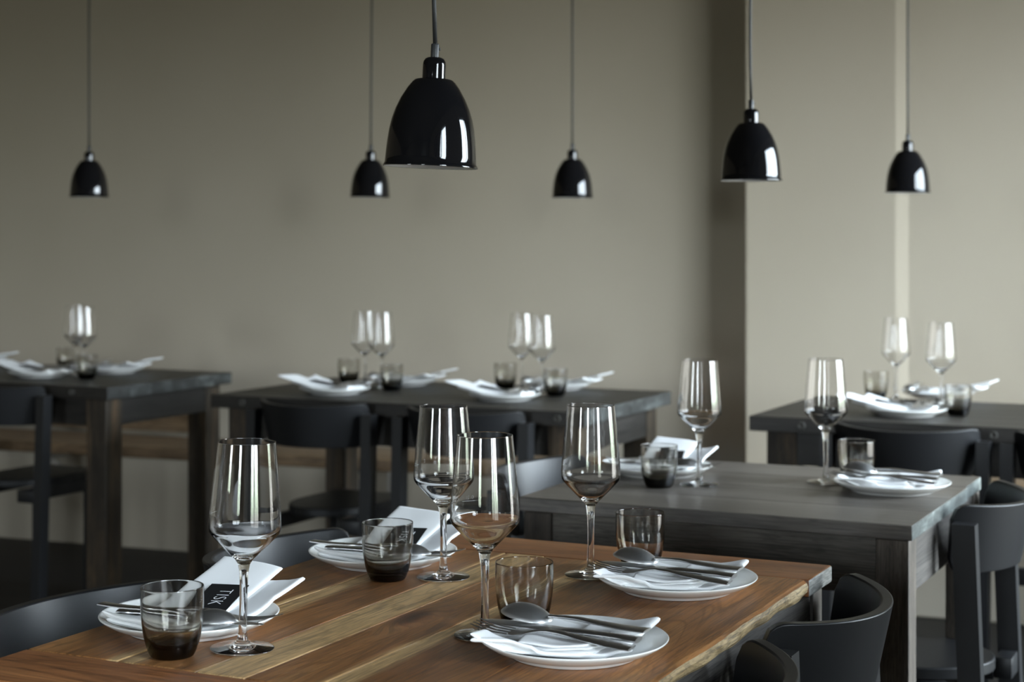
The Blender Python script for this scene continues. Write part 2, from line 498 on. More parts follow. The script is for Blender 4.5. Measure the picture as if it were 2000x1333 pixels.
for (a, b, s, h) in OPEN_F:
    window(k, 'U', lambda x, d, z: room(x, WALL_F - d, z), a, b, s, h, 2); k += 1

# ------------------------------------------------------------------ wall bench
bench = thing('wall_bench', room(0, 0, 0), WA)
tag(bench, 'long pale brown wooden bench running along the back wall behind the dark tables', 'bench')
MB().box(-7.0, 0.9, 5.09, WALL_V - PIER[2] - 0.004, 0.415, 0.455, bev=0.004, tint=0.5).build('seat_plank', M['oak'], bench, sharp=50)
MB().box(-7.0, -3.43, WALL_V - 0.03, WALL_V - 0.001, 0.4565, 0.575, bev=0.003, tint=0.3).build('back_board', M['oak'], bench, sharp=20)
for bu in (-6.2, -5.0, -3.83, -2.6, -1.05, 0.3):
    b_ = MB()
    yb = WALL_V - (PIER[2] if PIER[0] < bu < PIER[1] else NIB if bu > PIER[1] else 0.0)
    b_.box(bu - 0.02, bu + 0.02, 5.13, yb - 0.003, 0.385, 0.414)
    b_.box(bu - 0.02, bu + 0.02, yb - 0.035, yb - 0.003, 0.12, 0.386)
    p, q = Vector((bu, 5.17, 0.39)), Vector((bu, yb - 0.03, 0.15))
    b_.tube([p, q], 0.013, 6)
    b_.build('bracket', M['bracket'], bench)

# ------------------------------------------------------------------ tables
rnd = random.Random(4)
def table(label, group, u0, u1, v0, v1, slab, mats, axis='y', ends=0.0, leg=0.062, inset=0.012, apron_h=0.09, seams=None, nplanks=6, live=False, caps=()):
    """mats: boards, cross boards, side wear, legs, aprons.  Boards run along AXIS of the table."""
    bo, cr, edge_mat, lg, ap = mats
    cu, cv = (u0 + u1) / 2, (v0 + v1) / 2
    t = thing('dining_table', tab(cu, cv), TANG)
    tag(t, label, 'table', group)
    W, D = (u1 - u0) / 2, (v1 - v0) / 2
    z0, z1 = TOP - slab, TOP
    def side(n, c):
        out = n.x > 0.6 and c.x > W - 0.02
        return 1 if out else 0
    mb = MB()
    if axis == 'y':
        lim = D - ends
        sm_ = seams or [-W + 2 * W * i / nplanks for i in range(nplanks + 1)]
        for i in range(len(sm_) - 1):
            a, b = sm_[i], sm_[i + 1]
            g = 0.0004
            tv = rnd.random()
            if live and i == len(sm_) - 2:
                # outer board with an irregular bark-side edge
                n = 60
                vs, fs, mi = [], [], []
                for s_ in range(n + 1):
                    y = -lim + 2 * lim * s_ / n
                    wv = 0.004 * noise.noise(Vector((y * 9, 1.7, 0))) + 0.002 * noise.noise(Vector((y * 31, 4.1, 0)))
                    wb = 0.006 * noise.noise(Vector((y * 14, 7.7, 0)))
                    prof = [(a + g, z0), (a + g, z1), (b - 0.012 + wv, z1), (b - 0.006 + wv, z1 - 0.001), (b - 0.002 + wv, z1 - 0.004), (b + wv, z1 - 0.009),
                            (b - 0.001 + wv + wb * 0.5, z1 - 0.016), (b - 0.006 + wb, z0 + 0.001), (b - 0.010 + wb, z0)]
                    vs += [(px, y, pz) for px, pz in prof]
                m_ = 9
                for s_ in range(n):
                    for k_ in range(m_):
                        l_ = (k_ + 1) % m_
                        fs.append([s_ * m_ + k_, (s_ + 1) * m_ + k_, (s_ + 1) * m_ + l_, s_ * m_ + l_])
                        mi.append(1 if k_ in (4, 5, 6, 7) else 0)
                fs.append(list(range(m_))); fs.append([n * m_ + k_ for k_ in range(m_)][::-1]); mi += [1, 1]
                mb.add(vs, fs, mi, True, tv)
            else:
                mb.box(a + g, b - g, -lim + 0.0006, lim - 0.0006, z0, z1, bev=0.0018, tint=tv, side=side)
    else:
        for i in range(nplanks):
            a = -D + 2 * D * i / nplanks; b = -D + 2 * D * (i + 1) / nplanks
            mb.box(-W, W - (0.004 if i == nplanks - 1 else 0.0), a + 0.0003, b - 0.0003, z0, z1, bev=0.0016, tint=rnd.random(), side=side)
    mb.build('table_board', [bo, edge_mat], t, sharp=20)
    if ends:
        for s_ in (-1, 1):
            e_ = MB()
            y0_, y1_ = (D - ends, D) if s_ > 0 else (-D, -D + ends)
            e_.box(-W - 0.001, W + 0.001, y0_, y1_, z0 - 0.001, z1, bev=0.003, tint=rnd.random(), side=side)
            e_.build('end_board', [cr, M['grey_cross'] if live else edge_mat], t, sharp=20)
    for sx in (-1, 1):
        for sy in (-1, 1):
            x = sx * (W - inset - leg / 2); y = sy * (D - inset - leg / 2)
            l = MB()
            l.box(x - leg / 2, x + leg / 2, y - leg / 2, y + leg / 2, 0, z0 - 0.0012, bev=0.003, tint=rnd.random())
            l.build('leg', lg, t, sharp=20)
    for cx in caps:
        c_ = MB().lathe([(0.0001, 0.0), (0.0052, 0.0), (0.0066, 0.0016), (0.0088, 0.0018), (0.0105, 0.0004), (0.0107, -0.001)], 20)
        c_.build('bolt_cap', M['bolt'], t, xf=Matrix.Translation((cx - cu, -D, (z0 + z1) / 2)) @ Matrix.Rotation(PI / 2, 4, 'X'))
    th = 0.022
    xi, yi = W - inset - leg, D - inset - leg
    for s_ in (-1, 1):
        a_ = MB(); yc = s_ * (D - inset - 0.004 - th / 2)
        a_.box(-xi + 0.0005, xi - 0.0005, yc - th / 2, yc + th / 2, z0 - apron_h, z0 - 0.0012, bev=0.0015, tint=rnd.random())
        a_.build('apron', ap[0], t, sharp=20)
        a_ = MB(); xc = s_ * (W - inset - 0.004 - th / 2)
        a_.box(xc - th / 2, xc + th / 2, -yi + 0.0005, yi - 0.0005, z0 - apron_h, z0 - 0.0012, bev=0.0015, tint=rnd.random())
        a_.build('apron', ap[1], t, sharp=20)
    return t
M['slate_apron_x'] = wood('grey_apron', 'x', (0.075, 0.066, 0.055), (0.115, 0.102, 0.086), (0.16, 0.143, 0.122), rough=0.6, cross=9)
M['slate_apron_y'] = wood('grey_apron_side', 'y', (0.06, 0.052, 0.046), (0.09, 0.08, 0.072), (0.13, 0.118, 0.106), rough=0.6, cross=9)
M['ebony_apron_y'] = wood('dark_apron_side', 'y', (0.016, 0.014, 0.012), (0.028, 0.025, 0.022), (0.045, 0.04, 0.036), rough=0.55, cross=9)
G_T = 'restaurant dining tables'
uc = (-1.267 - 0.609) / 2
seams = [s - uc for s in (-1.267, -1.145, -1.045, -0.985, -0.903, -0.765, -0.609)]
table('warm brown teak-topped dining table in front with a raw pale edge', G_T, -1.267, -0.609, 1.302, 2.252, 0.022,
      (M['teak'], M['teak_cross'], M['teak_edge'], M['slate_leg'], (M['slate_apron_x'], M['slate_apron_y'])), ends=0.112, leg=0.045, inset=0.01, seams=seams, live=True)
table('grey-brown stained small dining table in the middle, behind the teak one', G_T, -1.252, -0.580, 2.612, 3.205, 0.024,
      (M['slate_cross'], M['slate_cross'], M['worn_sky'], M['slate_leg'], (M['slate_apron_x'], M['slate_apron_y'])), axis='x', nplanks=4, leg=0.052, inset=0.006)
back = (M['ebony'], M['ebony'], M['worn_sky_dark'], M['ebony_leg'], (M['ebony'], M['ebony_apron_y']))
table('dark stained long dining table by the bench in the centre', G_T, -2.855, -1.711, 3.937, 4.597, 0.037, back, axis='x', leg=0.075, inset=0.035, apron_h=0.085, caps=(-1.78, -2.749))
table('dark stained dining table at the far left, deep in shade', G_T, -4.42, -3.262, 3.985, 4.62, 0.037, back, axis='x', leg=0.075, inset=0.03, apron_h=0.085, caps=(-3.398,))
table('dark stained dining table at the far right, in front of the wall pier', G_T, -1.305, -0.17, 4.05, 4.66, 0.037, back, axis='x', leg=0.075, inset=0.035, apron_h=0.085, caps=(-1.1715, -0.71))

# ------------------------------------------------------------------ chairs (face +X; origin on the floor under the seat)
def chair_proto():
    r = thing('dining_chair')
    zt, zb = 0.752, 0.630
    Rt, Rb = 0.199, 0.173
    HA = math.radians(60)
    nA, nZ, th = 56, 10, 0.015
    vs = []
    for side in (0, 1):
        for i in range(nA + 1):
            s = -1 + 2 * i / nA
            a = PI + s * HA
            d = (1 - abs(s)) * HA * 0.19           # distance from the end of the panel
            rc = 0.028
            cut = rc - math.sqrt(max(0.0, rc * rc - (rc - d) ** 2)) if d < rc else 0.0
            for j in range(nZ + 1):
                q = j / nZ
                z = (zb + cut) + (zt - 0.009 * (1 - s * s) - zb - 2 * cut) * q
                R = Rb + (Rt - Rb) * (z - zb) / (zt - zb)
                R += (th / 2 if side == 0 else -th / 2)
                vs.append((R * math.cos(a), R * math.sin(a), z))
    S = (nA + 1) * (nZ + 1)
    I = lambda s, i, j: s * S + i * (nZ + 1) + j
    fs = []
    for i in range(nA):
        for j in range(nZ):
            fs.append([I(0, i, j), I(0, i + 1, j), I(0, i + 1, j + 1), I(0, i, j + 1)])
            fs.append([I(1, i, j), I(1, i, j + 1), I(1, i + 1, j + 1), I(1, i + 1, j)])
        for j in (0, nZ):
            fs.append([I(0, i, j), I(1, i, j), I(1, i + 1, j), I(0, i + 1, j)])
    for j in range(nZ):
        for i in (0, nA):
            fs.append([I(0, i, j), I(0, i, j + 1), I(1, i, j + 1), I(1, i, j)])
    o = MB().add(vs, fs, 0, True).build('backrest', M['chair'], r, sharp=50)
    bv = o.modifiers.new('edge', 'BEVEL'); bv.width = 0.002; bv.segments = 2; bv.limit_method = 'ANGLE'; bv.angle_limit = math.radians(50)
    # seat: rounded at the back, straight front
    pts = []
    Rs = 0.168
    for i in range(33):
        a = PI / 2 + PI * i / 32
        pts.append((0.03 + Rs * math.cos(a), 0.130 * math.sin(a)))
    pts += [(0.195, -0.122), (0.217, -0.102), (0.217, 0.102), (0.195, 0.122)]
    n = len(pts)
    vs = [(x, y, 0.438) for x, y in pts] + [(x, y, 0.460) for x, y in pts]
    fs = [list(range(n))[::-1], [n + k for k in range(n)]] + [[k, (k + 1) % n, n + (k + 1) % n, n + k] for k in range(n)]
    o = MB().add(vs, fs, 0, True).build('seat', M['seat'], r, sharp=40)
    bv = o.modifiers.new('edge', 'BEVEL'); bv.width = 0.003; bv.segments = 2; bv.limit_method = 'ANGLE'; bv.angle_limit = math.radians(40)
    for s in (-1, 1):
        # rear post: stands outside the panel and leans back a little
        xb, xt = -0.150, -0.122
        y0, y1 = s * 0.169, s * 0.199
        a, b = min(y0, y1), max(y0, y1)
        hw = 0.019
        vs = []
        for z, xc in ((0.0, xb), (0.722, xt)):
            vs += [(xc - hw, a, z), (xc + hw, a, z), (xc + hw, b, z), (xc - hw, b, z)]
        MB().add(vs, [[3, 2, 1, 0], [4, 5, 6, 7], [0, 1, 5, 4], [1, 2, 6, 5], [2, 3, 7, 6], [3, 0, 4, 7]]).build('leg', M['chair'], r)
        l = MB()
        l.box(0.165, 0.197, s * 0.105 - 0.014, s * 0.105 + 0.014, 0, 0.4375, bev=0.002)
        l.build('leg', M['chair'], r, sharp=20)
        l = MB()
        l.box(-0.118, 0.164, s * 0.112 - 0.009, s * 0.112 + 0.009, 0.396, 0.4375, bev=0.002)
        l.build('side_rail', M['chair'], r, sharp=20)
        l = MB()
        l.box(-0.150, -0.119, min(s * 0.104, s * 0.1685), max(s * 0.104, s * 0.1685), 0.40, 0.4375, bev=0.001)
        l.build('bracket', M['chair'], r)
    return Proto(r)
chair = chair_proto()
G_C = 'black bentwood dining chairs'
fu, fv = tab(1, 0), tab(0, 1)
def put_chair(mid, facing, label):
    d = facing.normalized()
    p = mid + d * 0.0995
    chair.put((p.x, p.y, 0), math.atan2(d.y, d.x), label, 'chair', G_C)
put_chair(tab(-0.588, 2.050), -fu, 'black chair with curved back at the far right seat of the teak table')
put_chair(tab(-0.590, 1.642), -fu, 'black chair at the near right seat of the teak table, cut by the frame')
put_chair(tab(-1.350, 2.053), fu, 'black chair behind the far left plate of the teak table')
put_chair(tab(-1.350, 1.615), fu, 'black chair behind the near left plate of the teak table')
put_chair(tab(-0.5655, 3.018), -fu, 'black chair at the right side of the grey middle table')
put_chair(tab(-1.374, 3.016), fu, 'black chair at the left side of the grey middle table')
put_chair(tab(-2.493, 3.915), fv, 'black chair before the centre dark table, left of its pair')
put_chair(tab(-2.029, 3.915), fv, 'black chair before the centre dark table, right of its pair')
put_chair(tab(-3.650, 3.965), fv, 'black chair before the shaded far left table')
put_chair(tab(-0.907, 4.025), fv, 'black chair with wide curved back before the far right table')
put_chair(tab(-0.485, 4.025), fv, 'black chair at the right picture edge before the far right table')

# ------------------------------------------------------------------ pendant lamps
def pendant(px, py, dia_px, label, tilt=0.0, bend=0.0, top_dx=0.0):
    s = dia_px / 0.120
    Y = F / s
    x = (px - 1000.0) / s
    z = EYE - (py - YH) / s
    r = thing('pendant_lamp', (x, Y, z))
    tag(r, label, 'pendant lamp', 'black bell pendant lamps')
    R = Matrix.Rotation(tilt, 4, 'Y')
    out = [(0.0610, -0.0006), (0.0612, 0.0008), (0.0603, 0.0022), (0.0590, 0.0040), (0.0585, 0.012), (0.0576, 0.024), (0.0566, 0.0344), (0.0548, 0.048), (0.0520, 0.0609), (0.0478, 0.074),
           (0.0418, 0.0874), (0.0334, 0.1015), (0.0275, 0.1090), (0.0245, 0.1118), (0.0215, 0.1128), (0.0150, 0.1130)]
    inn = [(max(0.004, a - 0.0011), b - 0.0009) for a, b in out[3:]]
    inn = [(0.0600, -0.0004)] + inn
    MB().lathe(out, 72).build('shade', M['enamel'], r, xf=R, fix=False)
    MB().lathe(inn[::-1], 72).build('shade_lining', M['enamel_in'], r, xf=R, fix=False)
    cap = [(0.0152, 0.1126), (0.0150, 0.118), (0.0150, 0.131), (0.0143, 0.1355), (0.0122, 0.1390), (0.0090, 0.1408), (0.0058, 0.1412)]
    MB().lathe(cap, 40, cap1=True).build('lamp_cap', M['enamel'], r, xf=R)
    rel = MB().lathe([(0.0054, 0.1405), (0.0053, 0.1575), (0.0048, 0.1585)], 20, cap1=True)
    rel.box(0.0048, 0.0070, -0.0012, 0.0012, 0.150, 0.1535, bev=0.0005)
    rel.build('cord_grip', M['relief'], r, xf=R)
    MB().lathe([(0.0001, 0.052), (0.010, 0.054), (0.0165, 0.062), (0.0175, 0.070), (0.014, 0.082), (0.0105, 0.092), (0.0105, 0.1105)], 24, cap0=True).build('bulb', M['bulb'], r, xf=R)
    p0 = R @ Vector((0, 0, 0.157))
    H = CEIL - z - 0.03
    pts = []
    for i in range(25):
        q = i / 24
        h = p0.z + (H - p0.z) * q
        dx = p0.x + top_dx * q + bend * math.sin(min(1.0, (h - p0.z) / 0.45) * PI) * math.exp(-2 * q)
        pts.append((dx, p0.y * (1 - q), h))
    MB().tube(pts, 0.0029, 10).build('cord', M['rubber'], r)
    xt = pts[-1][0]
    MB().lathe([(0.004, H - 0.005), (0.03, H), (0.042, H + 0.012), (0.045, H + 0.0295)], 32, cap1=True, cap0=True).build('ceiling_rose', M['enamel'], r, xf=Matrix.Translation((xt, 0, 0)))
    return r
pendant(840.5, 326, 182, 'large-looking glossy black bell pendant lamp hanging nearest, over the teak table', tilt=math.radians(2.3), bend=-0.002, top_dx=-0.02)
pendant(1467, 352.5, 119, 'black bell pendant lamp hanging before the dark corner of the wall pier', bend=-0.006, top_dx=0.02)
pendant(174, 385, 75.5, 'black bell pendant lamp at the far left of the picture', top_dx=0.0)
pendant(722.5, 385.5, 77.5, 'black bell pendant lamp partly behind the nearest lamp, over the centre table', tilt=math.radians(1.0), top_dx=0.01)
pendant(1118, 386.5, 80, 'black bell pendant lamp hanging alone right of the nearest lamp')
pendant(1773, 376.5, 86.5, 'black bell pendant lamp at the far right over the table by the pier')

# ------------------------------------------------------------------ tableware prototypes
def smooth(p, k):
    # Chaikin-like refinement keeps the silhouette soft
    for _ in range(k):
        q = [p[0]]
        for a, b in zip(p[:-1], p[1:]):
            q += [(a[0] * .75 + b[0] * .25, a[1] * .75 + b[1] * .25), (a[0] * .25 + b[0] * .75, a[1] * .25 + b[1] * .75)]
        q.append(p[-1]); p = q
    return p
def wine_proto():
    r = thing('wine_glass')
    foot = [(0.0001, 0.0006), (0.0200, 0.0004), (0.0325, 0.0), (0.0340, 0.0001), (0.0345, 0.0006), (0.0345, 0.0011), (0.0341, 0.0016), (0.0328, 0.0019), (0.0270, 0.0028), (0.0180, 0.0040), (0.0105, 0.0056), (0.0068, 0.0085), (0.0053, 0.0125), (0.0048, 0.0170)]
    stem = [(0.0048, 0.0170), (0.0044, 0.028), (0.0042, 0.045), (0.0042, 0.062), (0.0045, 0.076), (0.0052, 0.085), (0.0066, 0.0915)]
    bowl = [(0.0066, 0.0915), (0.0098, 0.0965), (0.0150, 0.1015), (0.0230, 0.1095), (0.0310, 0.1178), (0.0360, 0.1232), (0.0382, 0.1262), (0.0390, 0.1300), (0.0390, 0.1345), (0.0384, 0.145), (0.0372, 0.160),
            (0.0356, 0.178), (0.0338, 0.198), (0.0322, 0.214), (0.03135, 0.2222), (0.03122, 0.2233), (0.03105, 0.2238), (0.03085, 0.2238),
            (0.03072, 0.2233), (0.03085, 0.2222), (0.0317, 0.2137), (0.0333, 0.198), (0.0351, 0.178), (0.0367, 0.160), (0.0379, 0.145), (0.0382, 0.1345), (0.0381, 0.1305), (0.0372, 0.1272), (0.0348, 0.1243), (0.0298, 0.1192),
            (0.0218, 0.1110), (0.0140, 0.1036), (0.0070, 0.0996), (0.0001, 0.0988)]
    for nm, p in (('foot', foot), ('stem', stem), ('bowl', bowl)):
        MB().lathe(smooth(p, 2), 72).build(nm, M['crystal'], r, fix=False)
    return r
def tumbler_proto():
    out = [(0.0001, 0.0004), (0.0150, 0.0002), (0.0205, 0.0002), (0.0228, 0.0012), (0.0248, 0.0050), (0.0268, 0.0100), (0.0290, 0.0175), (0.0309, 0.0270), (0.0324, 0.0380), (0.0331, 0.0490), (0.0333, 0.060), (0.0332, 0.0732), (0.03315, 0.0743), (0.0329, 0.0749), (0.0326, 0.0749),
           (0.03235, 0.0743), (0.0323, 0.0732), (0.0323, 0.060), (0.0320, 0.0490), (0.0312, 0.0385), (0.0292, 0.0285), (0.0270, 0.0205), (0.0235, 0.0150), (0.0160, 0.0118), (0.0001, 0.0112)]
    o = MB().lathe(smooth(out, 2), 72).build('tumbler', M['smoke'], fix=False)
    return o
def plate_proto():
    pr = [(0.0001, 0.0035), (0.0600, 0.0032), (0.0655, 0.0028), (0.0668, 0.0004), (0.0680, 0.0), (0.0692, 0.0004), (0.0705, 0.0032), (0.0800, 0.0060), (0.0900, 0.0102), (0.0975, 0.0148), (0.1006, 0.0172), (0.1012, 0.0184), (0.1005, 0.0190),
          (0.0985, 0.0180), (0.0930, 0.0148), (0.0850, 0.0112), (0.0740, 0.0086), (0.0600, 0.0074), (0.0300, 0.0070), (0.0001, 0.0070)]
    return MB().lathe(pr, 96).build('dinner_plate', M['china'], fix=False)
def plate_z(x, y):
    r = math.hypot(x, y)
    t = [(0, .0070), (.06, .0074), (.074, .0086), (.085, .0112), (.093, .0148), (.0985, .0180), (.1005, .0190)]
    if r >= .1005:
        return 0.0190
    for (a, b), (c, d) in zip(t[:-1], t[1:]):
        if r <= c:
            return b + (d - b) * (r - a) / (c - a)
def patch(mb, corners, zmid, thick, rnd_edge=0.006, n=26, m=22):
    """A folded cloth layer on a bilinear quad: pillowed edges, mid-surface height zmid(s, t, x, y)."""
    A, B, C, D = [Vector((*c, 0)) for c in corners]
    L1 = ((B - A).length + (C - D).length) / 2; L2_ = ((D - A).length + (C - B).length) / 2
    top, bot = [], []
    def ease(k, n_):
        q = k / n_
        return 0.5 - 0.5 * math.cos(PI * q) * (0.55 + 0.45 * abs(math.cos(PI * q)))
    for i in range(n + 1):
        s = ease(i, n)
        for j in range(m + 1):
            t = ease(j, m)
            p = (A * (1 - s) + B * s) * (1 - t) + (D * (1 - s) + C * s) * t
            d = min(s * L1, (1 - s) * L1, t * L2_, (1 - t) * L2_)
            h = thick / 2
            if d < rnd_edge:
                h *= math.sqrt(max(0.0, 1 - (1 - d / rnd_edge) ** 2))
            zc = zmid(s, t, p.x, p.y)
            top.append((p.x, p.y, zc + h)); bot.append((p.x, p.y, zc - h))
    S = len(top)
    fs = []
    K = lambda i, j: i * (m + 1) + j
    for i in range(n):
        for j in range(m):
            fs.append([K(i, j), K(i + 1, j), K(i + 1, j + 1), K(i, j + 1)])
            fs.append([S + K(i, j), S + K(i, j + 1), S + K(i + 1, j + 1), S + K(i + 1, j)])
    mb.add(top + bot, fs, 0, True)
def napkin_card():
    """Folded napkin with its two loose ends raised to the diner's left (+Y)."""
    mb = MB()
    def lower(s, t, x, y):
        base = plate_z(x, min(y, 0.065)) + 0.0042
        up = 0.019 * max(0.0, (t - 0.45) / 0.55) ** 1.5
        return base + up + 0.0015 * math.sin(7 * s + 3 * t)
    def upper(s, t, x, y):
        base = plate_z(x, min(y, 0.06)) + 0.0102
        up = 0.030 * max(0.0, (t - 0.25) / 0.75) ** 1.4
        roll = -0.004 * max(0.0, (s - 0.55) / 0.45) ** 2 - 0.003 * max(0.0, (0.25 - s) / 0.25) ** 2
        return base + up + roll
    patch(mb, [(-0.056, -0.078), (0.058, -0.066), (0.079, 0.118), (-0.030, 0.132)], lower, 0.0062, 0.005)
    patch(mb, [(-0.050, -0.060), (0.036, -0.048), (0.029, 0.146), (-0.063, 0.155)], upper, 0.0048, 0.005)
    def roll(s, t, x, y):
        return plate_z(x, y) + 0.0100 + 0.002 * math.sin(PI * s)
    patch(mb, [(-0.060, -0.080), (0.034, -0.074), (0.040, -0.050), (-0.056, -0.056)], roll, 0.0065, 0.006, 22, 12)
    o = mb.build('napkin', M['linen'])
    return o
def napkin_back():
    """Folded napkin seen from its open end: stacked fold edges to +Y, a soft fold on the diner's side."""
    mb = MB()
    def main(s, t, x, y):
        r = math.hypot(x, y)
        return plate_z(x, y) + 0.0052 + (0.004 * max(0, s - 0.7) / 0.3 if t > 0.4 else 0) + 0.0012 * math.sin(9 * s)
    patch(mb, [(-0.080, 0.030), (-0.040, 0.074), (0.068, 0.110), (0.078, 0.040)], main, 0.0050, 0.004, 30, 20)
    patch(mb, [(-0.060, -0.062), (-0.066, 0.040), (0.066, 0.046), (0.058, -0.064)], lambda s, t, x, y: plate_z(x, y) + 0.0054 + 0.0012 * math.sin(8 * t), 0.0056, 0.006, 26, 26)
    # stacked fold edges
    for k in range(3):
        patch(mb, [(-0.052 + 0.003 * k, 0.026), (-0.046 + 0.004 * k, 0.070 - 0.004 * k), (0.040 - 0.006 * k, 0.092 - 0.006 * k), (0.040, 0.040)],
              lambda s, t, x, y, k=k: plate_z(x, min(y, 0.07)) + 0.0082 + 0.0030 * k + 0.0012 * math.sin(6 * t + k), 0.0027, 0.002, 22, 18)
    # flap curling at the far tip
    patch(mb, [(0.020, 0.050), (0.036, 0.098), (0.068, 0.110), (0.074, 0.050)], lambda s, t, x, y: plate_z(x, min(y, 0.07)) + 0.0088 + 0.009 * t * s, 0.0040, 0.004, 18, 18)
    # soft raised fold on the diner's side
    patch(mb, [(-0.084, -0.010), (0.000, -0.006), (0.006, -0.074), (-0.074, -0.064)],
          lambda s, t, x, y: max(plate_z(x, y) + 0.0058, 0.0170 + 0.014 * max(0.0, (-x - 0.015) / 0.065) ** 1.6), 0.0095, 0.009, 26, 22)
    return mb.build('napkin', M['linen'])
def strip(mb, st, n_cross=6, camber=0.0):
    """Flat tapering bar along X: st = [(x, half_width, z, thickness)]."""
    vs, fs = [], []
    m = n_cross
    for (x, w_, z, th) in st:
        for k in range(m + 1):
            q = -1 + 2 * k / m
            vs.append((x, w_ * q, z + th / 2 * (1 - 0.7 * abs(q) ** 3) + camber * (1 - q * q)))
        for k in range(m + 1):
            q = 1 - 2 * k / m
            vs.append((x, w_ * q, z - th / 2 * (1 - 0.7 * abs(q) ** 3) + camber * (1 - q * q)))
    c = 2 * (m + 1)
    for i in range(len(st) - 1):
        for k in range(c):
            l = (k + 1) % c
            fs.append([i * c + k, i * c + l, (i + 1) * c + l, (i + 1) * c + k])
    fs.append(list(range(c))[::-1]); fs.append([(len(st) - 1) * c + k for k in range(c)])
    mb.add(vs, fs, 0, True)
HANDLE = [(-0.076, 0.0096, 0.0012, 0.0028), (-0.066, 0.0093, 0.0014, 0.0032), (-0.046, 0.0084, 0.0024, 0.0036), (-0.018, 0.0070, 0.0052, 0.0038), (0.005, 0.0046, 0.0078, 0.0040), (0.020, 0.0034, 0.0082, 0.0038)]
def fork_proto():
    r = thing('fork')
    h = MB(); strip(h, HANDLE + [(0.030, 0.0034, 0.0072, 0.0034)]); h.build('handle', M['steel'], r, sharp=60)
    h = MB()
    strip(h, [(0.030, 0.0034, 0.0072, 0.0034), (0.038, 0.0052, 0.0058, 0.0028), (0.047, 0.0096, 0.0040, 0.0022), (0.056, 0.0118, 0.0028, 0.0020), (0.064, 0.0122, 0.0026, 0.0018)])
    for k in range(4):
        y = -0.0104 + 0.00693 * k
        tn = MB()
        strip(tn, [(0.063, 0.0019, 0.0026, 0.0018), (0.080, 0.0017, 0.0036, 0.0017), (0.098, 0.0014, 0.0066, 0.0015), (0.108, 0.0007, 0.0092, 0.0010)], 3)
        h.add([(a, b + y, c) for a, b, c in tn.v], tn.f, 0, True)
    h.build('fork_head', M['steel'], r, sharp=60)
    return r
def spoon_proto():
    r = thing('spoon')
    h = MB(); strip(h, [(a, b, c + 0.0005, d) for a, b, c, d in HANDLE] + [(0.032, 0.0032, 0.0085, 0.0034), (0.040, 0.0040, 0.0088, 0.0028)]); h.build('handle', M['steel'], r, sharp=60)
    # bowl lies face down: a pointed-oval dome
    vs, fs = [], []
    nr, na = 9, 40
    for layer in (0, 1):
        for i in range(nr + 1):
            q = i / nr
            for k in range(na):
                a = 2 * PI * k / na
                ex = 0.0305 * q * math.cos(a); ey = 0.0200 * q * math.sin(a) * (1.0 - 0.16 * math.cos(a))
                z = 0.0125 * (1 - q ** 2.3) + 0.0022 - (0.0012 if layer else 0.0) + 0.19 * (ex + 0.0305)
                vs.append((0.069 + ex, ey, z + 0.0016 * math.cos(a) * -q))
    off = (nr + 1) * na
    for layer in (0, 1):
        for i in range(nr):
            for k in range(na):
                l = (k + 1) % na
                q = [layer * off + i * na + k, layer * off + i * na + l, layer * off + (i + 1) * na + l, layer * off + (i + 1) * na + k]
                fs.append(q if layer == 0 else q[::-1])
    for k in range(na):
        l = (k + 1) % na
        fs.append([nr * na + k, nr * na + l, off + nr * na + l, off + nr * na + k])
    MB().add(vs, fs, 0, True).build('spoon_bowl', M['steel_matte'], r, sharp=60)
    return r
def knife_proto():
    r = thing('knife')
    h = MB(); strip(h, [(-0.076, 0.0094, 0.0030, 0.0052), (-0.066, 0.0090, 0.0032, 0.0058), (-0.050, 0.0068, 0.0034, 0.0058), (0.000, 0.0064, 0.0034, 0.0056), (0.012, 0.0070, 0.0032, 0.0036)]); h.build('handle', M['steel'], r, sharp=60)
    h = MB(); strip(h, [(0.012, 0.0070, 0.0032, 0.0030), (0.020, 0.0092, 0.0031, 0.0017), (0.060, 0.0100, 0.0030, 0.0015), (0.088, 0.0092, 0.0030, 0.0013), (0.102, 0.0062, 0.0030, 0.0011), (0.108, 0.0022, 0.0030, 0.0009)])
    h.build('blade', M['steel'], r, sharp=60)
    return r
def text_mesh(name, body, size, mat, parent, extrude=0.0):
    cu_ = bpy.data.curves.new(name, 'FONT')
    cu_.body = body; cu_.size = size; cu_.align_x = 'CENTER'; cu_.align_y = 'CENTER'; cu_.extrude = extrude
    cu_.space_character = 1.12
    cu_.offset = -0.02 * size
    tmp = bpy.data.objects.new(name + '_curve', cu_)
    COL.objects.link(tmp)
    dg = bpy.context.evaluated_depsgraph_get()
    dg.update()
    me = bpy.data.meshes.new_from_object(tmp.evaluated_get(dg))
    COL.objects.unlink(tmp); bpy.data.objects.remove(tmp)
    me.materials.clear(); me.materials.append(mat)
    me.name = name
    o = bpy.data.objects.new(name, me); COL.objects.link(o)
    if parent is not None:
        o.parent = parent
    return o
def card_proto():
    r = MB().box(-0.023, 0.023, -0.044, 0.044, 0.0, 0.0007).build('place_card', M['card'])
    t = text_mesh('lettering', 'TISK', 0.0225, M['ink'], r, 0.00005)
    # letters stand up towards +X and read towards -Y
    t.data.transform(Matrix.Translation((0.002, 0.004, 0.0008)) @ Matrix.Rotation(-PI / 2, 4, 'Z'))
    return r

P_wine, P_tum, P_plate = Proto(wine_proto()), Proto(tumbler_proto()), Proto(plate_proto())
P_nc, P_nb = Proto(napkin_card()), Proto(napkin_back())
P_fork, P_spoon, P_knife, P_card = Proto(fork_proto()), Proto(spoon_proto()), Proto(knife_proto()), Proto(card_proto())

